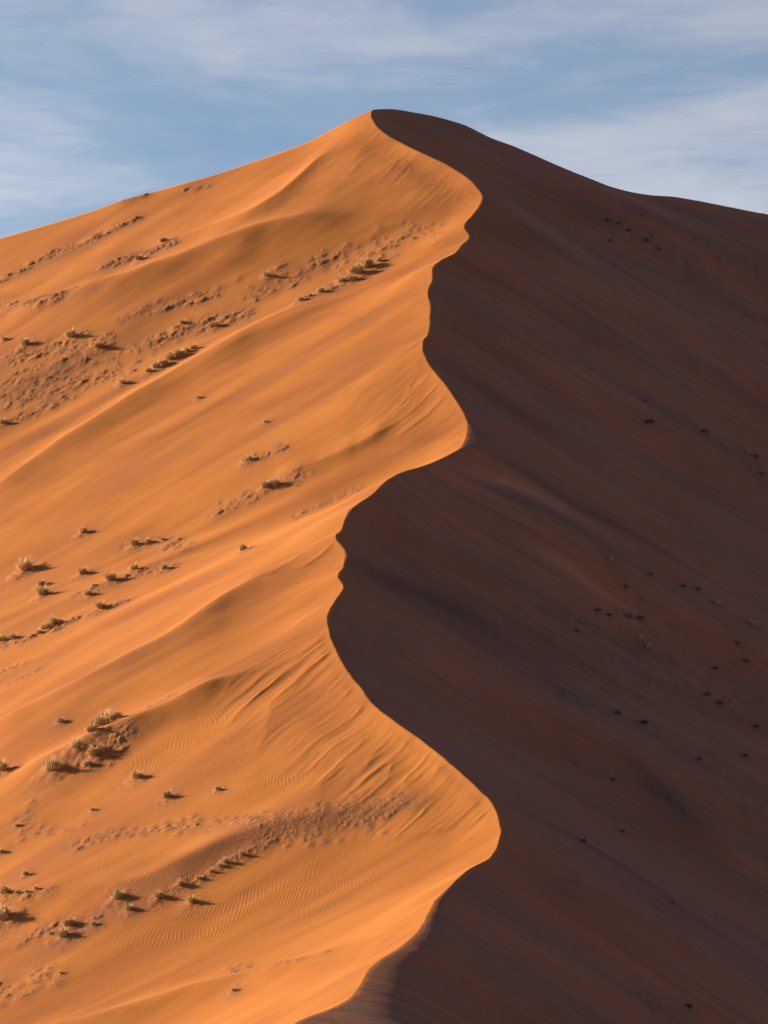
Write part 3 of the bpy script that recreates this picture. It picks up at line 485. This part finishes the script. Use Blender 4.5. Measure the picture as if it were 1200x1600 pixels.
def terrain(x, y, g):
    z, d0, dl, dr = base_terrain(x, y, g)
    near = sstep(3.0, 18.0, dl) * (y < g['YS'] + 30)
    spur = spur_height(x, y, SPURS) * near + spur_height(x, y, FOLDS) * sstep(0.5, 9.0, dr)
    # broad undulation that runs down the windward flank
    st = y + KL * dl
    und = fbm(st / 16.0, dl / 34.0, 11, 3, 0.4) * 0.42 * sstep(2, 22, dl) * (1 - 0.55 * sstep(g['YS'] - 60, g['YS'], y))
    und = und + fbm(st / 6.0, dl / 11.0, 23, 2) * 0.045 * sstep(1, 10, dl)
    # wind flutes below the crest
    fl = y + 1.35 * dl + 1.5 * vnoise(y / 19.0, dl / 12.0, 34) + 0.25 * vnoise(y / 2.5, dl / 3.0, 35)
    reach = 6.0 + 13.0 * sstep(-0.02, -0.16, (g['xr'](y + 4) - g['xr'](y - 4)) / 8.0)
    amp = sstep(0.2, 2.0, dl) * (1 - sstep(reach * 0.6, reach, dl))
    n1 = (1 - np.abs(vnoise(fl / 5.8, dl / 22.0 + 3, 31))) ** 2.2
    n2 = (1 - np.abs(vnoise(fl / 2.3, dl / 10.0, 37))) ** 1.8 * sstep(-0.4, 0.5, vnoise(fl / 9.0, dl / 8.0, 39))
    n3 = vnoise(fl / 0.9, dl / 6.0, 43)
    front = sstep(8.0, 13.0, reach)
    und = und + amp * (0.17 * n1 + 0.15 * n2 + 0.03 * n3) * (0.22 + 0.25 * sstep(-0.2, 0.5, vnoise(y / 22.0, dl * 0, 41)) + 0.75 * front) * (1 - 0.45 * sstep(655, 680, y)) * (1 - 0.45 * sstep(820, 845, y))
    # avalanche chutes on the slip face
    sr = y + KR * dr
    ch = fbm(sr / 7.0, dr / 60.0, 51, 3, 0.6) * 0.40 * sstep(1, 14, dr) + fbm(sr / 1.6, dr / 24.0, 57, 2) * 0.075 * sstep(0.3, 4, dr)
    ch = ch + fbm(sr / 30.0, dr / 80.0, 61, 2) * 0.9 * sstep(6, 40, dr)
    fade = np.where(d0 > 0, 1 - sstep(g['YS'] - 10, g['YS'] + 4, y) * 0.8, 1 - 0.9 * sstep(30, 0, dr) * sstep(g['YS'] - 8, g['YS'] + 8, y))
    z = z + spur + np.where(d0 > 0, und, ch) * fade
    base = -47 + 3.0 * vnoise(x / 260.0, y / 330.0, 71) + 16 * np.maximum(vnoise(x / 900.0 + 3, y / 700.0, 73), 0) * sstep(300, 900, np.hypot(x, y - 500))
    z = softmax(z, base, 6.0)
    # the rise the photographer stands on
    rr = np.hypot(x, (y + 6) * 1.0)
    z = np.maximum(z, softmax(-1.2 - 0.004 * rr * rr - 0.12 * np.maximum(rr - 6, 0), base - 2, 4.0))
    return z, d0, dl, dr
# ---------------------------------------------------------------- end of terrain maths

G = setup()

# ---------------------------------------------------------------- the sheet's grid: fine on the dune, coarse far away
def geo_steps(start, first, ratio, end):
    r = []; p = start; s = first
    while p < end: s *= ratio; p += s; r.append(p)
    return r
NX = 980
xf = np.linspace(-83, 83, NX)
out = np.array(geo_steps(83, 0.17, 1.22, 9000))
XC = np.concatenate([-(out[::-1]), xf, out])
NY = 1240
yf = 385 * (1045 / 385) ** np.linspace(0, 1, NY)
y_lo = np.array(geo_steps(0, 0.29, 1.16, 385 + 4000)); y_lo = 385 - y_lo
y_hi = 1045 + np.array(geo_steps(0, 0.69, 1.22, 9000))
YC = np.concatenate([y_lo[::-1], yf, y_hi])
wy = np.clip(YC / 900.0, 0.44, 1.05)
GX = XC[None, :] * wy[:, None]; GY = np.repeat(YC[:, None], len(XC), 1)
GZ, D0, DL, DR = terrain(GX, GY, G)

# ---------------------------------------------------------------- hummocks: little mounds round dead tufts, stamped into the sheet
rng = np.random.default_rng(7)
MOUNDS = []
for (P, wid, n, size) in DRIFTS:
    P = np.array(P); seg = np.hypot(*np.diff(P, axis=0).T) if len(P) > 1 else np.array([1.0])
    cum = np.concatenate([[0], np.cumsum(seg)])
    for _ in range(n):
        s = rng.random() * cum[-1]; i = min(np.searchsorted(cum, s, 'right') - 1, len(P) - 2)
        t = (s - cum[i]) / seg[i]; p = P[i] * (1 - t) + P[i + 1] * t
        tang = (P[i + 1] - P[i]) / seg[i]
        q = p + np.array([-tang[1], tang[0]]) * rng.normal() * wid + tang * rng.normal() * 0.6
        r = size * (0.22 + 0.85 * rng.random() ** 2.4)
        MOUNDS.append((q[0], q[1], r, r * (0.30 + 0.34 * rng.random()), (0.45 if q[0] < G['xr'](q[1]) else -0.7) + rng.normal() * 0.3, 1.3 + 1.7 * rng.random(), rng.random() * 50))
for (x, y, r, hh, label, group) in TUSSOCKS:            # sand caught round each tussock, with a tail behind it
    MOUNDS.append((x + 0.1 * r, y - 0.25 * r, r * 1.15, r * 0.22, -0.5 + rng.normal() * 0.3, 1.3, rng.random() * 50))
def mound_at(X, Y, m):
    """steep on the sunny side's lee, drawn out along the string"""
    x, y, r, h, a, el, sd = m
    dx = X - x; dy = Y - y; c, s = math.cos(a), math.sin(a)
    u = (dx * c + dy * s) / (r * el); v = (-dx * s + dy * c) / (r * 1.15)
    # blunt scarp towards +x (the lee), long tail to -x
    v = v + 0.25 * np.sin(u * 3 + sd)
    q = np.sqrt(u * u + v * v)
    return h * np.clip(1.06 - q, 0, 1) ** 0.75 * (1 + 0.35 * np.sin(sd + X * 9 / (0.6 + r)) * np.cos(Y * 5 / (0.6 + r)))
GRIT = np.zeros_like(GZ); MH = np.zeros_like(GZ)
for m in MOUNDS:
    R = m[2] * m[5] * 1.5 + 0.6
    j0, j1 = np.searchsorted(YC, (m[1] - R * 2.2, m[1] + R * 2.2))
    sc = float(np.clip(m[1] / 900.0, 0.44, 1.05))
    i0, i1 = np.searchsorted(XC, ((m[0] - R * 1.4) / sc, (m[0] + R * 1.4) / sc))
    if j1 <= j0 or i1 <= i0: continue
    sl = (slice(j0, j1), slice(i0, i1))
    MH[sl] = np.maximum(MH[sl], mound_at(GX[sl], GY[sl], m))
    d2 = ((GX[sl] - m[0]) ** 2 + ((GY[sl] - m[1]) / 1.8) ** 2) / (R * 0.8) ** 2
    GRIT[sl] = np.maximum(GRIT[sl], np.exp(-d2 * 1.6))
GZ = GZ + MH
def ground(x, y):
    """height of the finished sheet"""
    z = float(terrain(np.array([float(x)]), np.array([float(y)]), G)[0][0])
    hm = 0.0
    for m in MOUNDS:
        if abs(m[0] - x) < 3 and abs(m[1] - y) < 4: hm = max(hm, float(mound_at(x, y, m)))
    return z + hm

# ---------------------------------------------------------------- where ripples and dark grit lie
RIP = np.zeros_like(GZ)
for (x, y, rx, ry, s) in RIPPLES:
    q = ((GX - x) / rx) ** 2 + ((GY - y) / ry) ** 2
    RIP = np.maximum(RIP, s * np.exp(-q ** 1.5))
for (P, wid, s) in GRITS:
    m = (GY > min(p[1] for p in P) - 30) & (GY < max(p[1] for p in P) + 30)
    D, t, sg = poly_dist(GX[m], GY[m], P)
    GRIT[m] = np.maximum(GRIT[m], s * np.exp(-(D / wid) ** 2))

ny, nx = GZ.shape
me = bpy.data.meshes.new('sand_dune')
co = np.stack([GX, GY, GZ], -1).reshape(-1, 3).astype(np.float32)
idx = np.arange(nx * ny, dtype=np.int32).reshape(ny, nx)
quads = np.stack([idx[:-1, :-1], idx[:-1, 1:], idx[1:, 1:], idx[1:, :-1]], -1).reshape(-1, 4)
nf = len(quads)
me.vertices.add(len(co)); me.vertices.foreach_set('co', co.ravel())
me.loops.add(nf * 4); me.loops.foreach_set('vertex_index', quads.ravel())
me.polygons.add(nf)
me.polygons.foreach_set('loop_start', np.arange(0, nf * 4, 4, dtype=np.int32))
me.polygons.foreach_set('loop_total', np.full(nf, 4, dtype=np.int32))
me.polygons.foreach_set('use_smooth', np.ones(nf, dtype=bool))
me.update(calc_edges=True)
side = np.where(D0 > 0, 0.0, sstep(0.0, 0.6, DR))  # one on the right face, where the shade-darkened sand colour is mixed in
TONE = np.zeros_like(GZ)                       # dark mineral sand (+) and pale blown sand (-) lying in streaks
for (P, wid, s) in TONES:
    P = np.array(P); m = (GY > P[:, 1].min() - 40) & (GY < P[:, 1].max() + 40) & (GX > P[:, 0].min() - 30) & (GX < P[:, 0].max() + 30)
    D, t, sg = poly_dist(GX[m], GY[m] , P)
    TONE[m] += s * np.exp(-(D / wid) ** 2) * np.sin(np.pi * np.clip(t, 0.03, 0.97)) ** 0.6
strand = np.where(D0 > 0, GY + KL * DL, GY + KR * DR)
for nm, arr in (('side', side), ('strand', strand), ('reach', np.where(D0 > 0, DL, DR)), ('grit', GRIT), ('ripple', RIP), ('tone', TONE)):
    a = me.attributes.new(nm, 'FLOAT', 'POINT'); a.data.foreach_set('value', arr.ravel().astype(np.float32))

# ================================================================ sand
mat = bpy.data.materials.new('orange_sand'); mat.use_nodes = True
nt = mat.node_tree; nt.nodes.clear()
def attr(name):
    n = nt.nodes.new('ShaderNodeAttribute'); n.attribute_name = name; return n.outputs['Fac']
def noise(vec, scale, detail=3, rough=0.5, dist=0.0):
    n = nt.nodes.new('ShaderNodeTexNoise'); n.inputs['Scale'].default_value = scale; n.inputs['Detail'].default_value = detail
    n.inputs['Roughness'].default_value = rough; n.inputs['Distortion'].default_value = dist
    nt.links.new(vec, n.inputs['Vector']); return n.outputs[0]
def vec3(a, b, c=0.0):
    n = nt.nodes.new('ShaderNodeCombineXYZ')
    for i, v in enumerate((a, b, c)):
        if isinstance(v, (int, float)): n.inputs[i].default_value = v
        else: nt.links.new(v, n.inputs[i])
    return n.outputs[0]
M_ = lambda op, a, b=None, c=None, clamp=False: math_node(nt, op, a, b, c, clamp)
geo = nt.nodes.new('ShaderNodeNewGeometry'); pos = geo.outputs['Position']
a_side, a_str, a_reach, a_grit, a_rip = (attr(k) for k in ('side', 'strand', 'reach', 'grit', 'ripple'))
# streaks that run down each face
sv_fine = vec3(M_('MULTIPLY', a_str, 0.62), M_('MULTIPLY', a_reach, 0.022), a_side)
sv_broad = vec3(M_('MULTIPLY', a_str, 0.085), M_('MULTIPLY', a_reach, 0.016), M_('MULTIPLY', a_side, 7.0))
st_f = noise(sv_fine, 1.0, 5, 0.62, 0.15)
st_b = noise(sv_broad, 1.0, 4, 0.55, 0.4)
patch = noise(pos, 0.045, 4, 0.55, 0.3)
grain = noise(pos, 6.0, 3, 0.7)
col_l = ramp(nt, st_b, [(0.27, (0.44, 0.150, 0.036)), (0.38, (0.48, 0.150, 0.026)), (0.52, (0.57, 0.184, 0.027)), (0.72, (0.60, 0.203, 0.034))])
col_r_shade = ramp(nt, st_b, [(0.30, (0.275, 0.120, 0.072)), (0.48, (0.35, 0.136, 0.067)), (0.60, (0.405, 0.132, 0.060)), (0.75, (0.335, 0.140, 0.078))])  # right-face sand darkened, so part of the shade is painted into its colour
base = mixc(nt, a_side, col_l, col_r_shade)
fine_amt = M_('MULTIPLY', M_('MULTIPLY_ADD', a_side, 0.6, 0.10), ramp(nt, patch, [(0.35, (0.35,) * 3), (0.62, (1,) * 3)]))
fine_c = ramp(nt, st_f, [(0.30, (0.62, 0.64, 0.72)), (0.52, (1, 1, 1)), (0.72, (1.22, 1.14, 1.05))])
base = mixc(nt, fine_amt, base, mixc(nt, 1.0, base, fine_c, 'MULTIPLY'))
patch_c = ramp(nt, patch, [(0.32, (0.84, 0.80, 0.78)), (0.55, (1, 1, 1)), (0.75, (1.05, 1.07, 1.1))])
base = mixc(nt, 1.0, base, patch_c, 'MULTIPLY')
a_tone = M_('MULTIPLY', attr('tone'), ramp(nt, st_f, [(0.3, (0.5,) * 3), (0.6, (1,) * 3)]))
tone_c = ramp(nt, M_('MULTIPLY_ADD', a_tone, 0.5, 0.5), [(0.0, (1.55, 1.45, 1.35)), (0.5, (1, 1, 1)), (1.0, (0.52, 0.52, 0.66))])
base = mixc(nt, 1.0, base, tone_c, 'MULTIPLY')
gn = noise(pos, 1.3, 5, 0.65)
gmask = M_('MULTIPLY', a_grit, ramp(nt, gn, [(0.40, (0, 0, 0)), (0.62, (1, 1, 1))]))
base = mixc(nt, M_('MULTIPLY', gmask, 0.7), base, (0.17, 0.10, 0.07))
grain_c = ramp(nt, grain, [(0.3, (0.93,) * 3), (0.7, (1.06,) * 3)])
base = mixc(nt, 1.0, base, grain_c, 'MULTIPLY')
# relief: ripples, streaks, grain
wv = nt.nodes.new('ShaderNodeTexWave'); wv.wave_type = 'BANDS'; wv.bands_direction = 'X'; wv.wave_profile = 'SIN'
wmap = nt.nodes.new('ShaderNodeMapping'); nt.links.new(pos, wmap.inputs[0])
wmap.inputs['Rotation'].default_value = (0, 0, math.radians(12))
warp = nt.nodes.new('ShaderNodeTexNoise'); warp.inputs['Scale'].default_value = 0.06; warp.inputs['Detail'].default_value = 1
nt.links.new(pos, warp.inputs['Vector'])
wadd = nt.nodes.new('ShaderNodeVectorMath'); wadd.operation = 'MULTIPLY_ADD'
nt.links.new(warp.outputs['Color'], wadd.inputs[0]); wadd.inputs[1].default_value = (8, 8, 0); nt.links.new(wmap.outputs[0], wadd.inputs[2])
nt.links.new(wadd.outputs[0], wv.inputs['Vector'])
wv.inputs['Scale'].default_value = 0.74; wv.inputs['Distortion'].default_value = 2.2; wv.inputs['Detail'].default_value = 2.0
wv.inputs['Detail Scale'].default_value = 0.7; wv.inputs['Detail Roughness'].default_value = 0.5
rn = noise(pos, 0.22, 4, 0.6)
ramt = M_('MULTIPLY', M_('ADD', a_rip, 0.05), ramp(nt, rn, [(0.40, (0.06,) * 3), (0.60, (1,) * 3)]))
h = M_('MULTIPLY', M_('MULTIPLY', wv.outputs[1], ramt), 0.021)
h = M_('ADD', h, M_('MULTIPLY', st_f, M_('MULTIPLY_ADD', a_side, 0.065, 0.015)))
h = M_('ADD', h, M_('MULTIPLY', gn, M_('MULTIPLY_ADD', a_grit, 0.16, 0.006)))
h = M_('ADD', h, M_('MULTIPLY', grain, 0.006))
micro = noise(vec3(M_('MULTIPLY', a_str, 0.9), M_('MULTIPLY', a_reach, 0.55), a_side), 1.0, 4, 0.7, 0.6)
h = M_('ADD', h, M_('MULTIPLY', micro, 0.04))
bump = nt.nodes.new('ShaderNodeBump'); bump.inputs['Distance'].default_value = 1.0; bump.inputs['Strength'].default_value = 1.0
nt.links.new(h, bump.inputs['Height'])
bs = nt.nodes.new('ShaderNodeBsdfPrincipled'); bs.inputs['Roughness'].default_value = 0.9
bs.inputs['Specular IOR Level'].default_value = 0.15
nt.links.new(base, bs.inputs['Base Color']); nt.links.new(bump.outputs[0], bs.inputs['Normal'])
mo = nt.nodes.new('ShaderNodeOutputMaterial'); nt.links.new(bs.outputs[0], mo.inputs[0])
me.materials.append(mat)
dune = bpy.data.objects.new('sand_dune', me); COL.objects.link(dune)
dune['kind'] = 'structure'
dune['label'] = 'tall orange sand dune with sharp winding crest, sunlit left flank and dark right face'

# ================================================================ plants
def plant_mat(name, c0, c1, rough=0.8, trans=0.25):
    m = bpy.data.materials.new(name); m.use_nodes = True; t = m.node_tree; t.nodes.clear()
    oi = t.nodes.new('ShaderNodeObjectInfo'); g_ = t.nodes.new('ShaderNodeNewGeometry')
    nz = t.nodes.new('ShaderNodeTexNoise'); nz.inputs['Scale'].default_value = 3.0; nz.inputs['Detail'].default_value = 2
    t.links.new(g_.outputs['Position'], nz.inputs['Vector'])
    f = math_node(t, 'MULTIPLY_ADD', oi.outputs['Random'], 0.7, math_node(t, 'MULTIPLY_ADD', nz.outputs[0], 1.2, -0.45), clamp=True)
    c = mixc(t, f, c0, c1)
    d = t.nodes.new('ShaderNodeBsdfDiffuse'); tr = t.nodes.new('ShaderNodeBsdfTranslucent')
    t.links.new(c, d.inputs[0]); t.links.new(c, tr.inputs[0]); d.inputs[1].default_value = rough
    mx = t.nodes.new('ShaderNodeMixShader'); mx.inputs[0].default_value = trans
    t.links.new(d.outputs[0], mx.inputs[1]); t.links.new(tr.outputs[0], mx.inputs[2])
    o = t.nodes.new('ShaderNodeOutputMaterial'); t.links.new(mx.outputs[0], o.inputs[0])
    return m
m_blade = plant_mat('dry_grass', (0.68, 0.45, 0.19), (0.82, 0.58, 0.30), trans=0.42)
m_core = plant_mat('dead_stems', (0.40, 0.27, 0.12), (0.50, 0.35, 0.17), trans=0.0)
m_shade = plant_mat('shade_dark_grass', (0.19, 0.135, 0.085), (0.30, 0.21, 0.13), trans=0.2)  # darkened copy of the grass colour, shade painted in for right-face tufts

def blade_mesh(seed, n=640):
    r = random.Random(seed); v = []; f = []
    lean = r.uniform(0.0, 0.16)
    lobes = [(0, 0, 1.0)] + [(r.uniform(-0.5, 0.5), r.uniform(-0.5, 0.5), r.uniform(0.5, 0.85)) for _ in range(r.choice((0, 1, 2)))]
    for k in range(n):
        lx, ly, ls = r.choice(lobes)
        a = r.uniform(0, 6.2832); rad = 0.30 * ls * math.sqrt(r.random())
        bx, by = lx + rad * math.cos(a), ly + rad * math.sin(a)
        ca = a + r.uniform(-0.7, 0.7); th = math.acos(1 - r.random() * 0.80)          # spread over a dome
        L = ls * r.uniform(0.62, 1.0) * (0.92 + 0.2 * math.cos(3 * ca + seed))
        w = r.uniform(0.014, 0.030); pa = ca + r.uniform(0.8, 2.2); wx, wy = math.cos(pa) * w, math.sin(pa) * w
        pts_ = []
        for s in (0, 0.4, 0.75, 1.0):
            t2 = th * (0.45 + 0.55 * s) + 0.25 * s * s
            pts_.append((bx + math.cos(ca) * math.sin(t2) * L * s + lean * L * s * s, by + math.sin(ca) * math.sin(t2) * L * s, max(math.cos(t2), -0.1) * L * s - 0.05))
        i = len(v)
        for (x, y, z), q in zip(pts_[:3], (1, 0.9, 0.7)):
            v.append((x + wx * q, y + wy * q, z)); v.append((x - wx * q, y - wy * q, z))
        v.append(pts_[3])
        f += [(i, i + 1, i + 3, i + 2), (i + 2, i + 3, i + 5, i + 4), (i + 4, i + 5, i + 6)]
    m = bpy.data.meshes.new('blades'); m.from_pydata(v, [], f); m.materials.append(m_blade); return m, lobes
def core_mesh(seed, lobes):
    r = random.Random(seed + 99); bm = bmesh.new()
    for lx, ly, ls in lobes:
        res = bmesh.ops.create_icosphere(bm, subdivisions=2, radius=0.42 * ls)
        for w in res['verts']:
            k = 1 + r.uniform(-0.16, 0.16)
            w.co = Vector((w.co.x * k + lx, w.co.y * k + ly, w.co.z * k * 1.05 + 0.06))
    m = bpy.data.meshes.new('dead_core'); bm.to_mesh(m); bm.free(); m.materials.append(m_core); return m
kinds = []
for k in range(9):
    bmesh_blades, lobes = blade_mesh(100 + k)
    kinds.append((bmesh_blades, core_mesh(100 + k, lobes)))
prnd = random.Random(5)
for i, (x, y, r, hh, label, group) in enumerate(TUSSOCKS):
    t = bpy.data.objects.new('grass_tussock', None); COL.objects.link(t)
    t.empty_display_size = 0.3
    t.location = (x, y, ground(x, y)); t.rotation_euler = (0, 0, prnd.uniform(-0.6, 0.6) + (3.14159 if prnd.random() < 0.35 else 0))
    s = r * prnd.uniform(0.92, 1.08)
    t.scale = (s * 0.88, s * 0.88, s * hh * prnd.uniform(1.15, 1.5))
    t['label'] = label; t['category'] = 'grass tussock'; t['group'] = group
    bl, cr = kinds[prnd.randrange(len(kinds))]
    dead = 'shaded' in group or 'skyline' in group  # tufts on the shaded right face, picked for the shade-darkened grass colour
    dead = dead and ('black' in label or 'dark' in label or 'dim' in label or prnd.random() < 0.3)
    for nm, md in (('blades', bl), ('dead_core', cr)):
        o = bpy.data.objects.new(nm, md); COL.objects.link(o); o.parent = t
        if dead: o.material_slots[0].link = 'OBJECT'; o.material_slots[0].material = m_shade
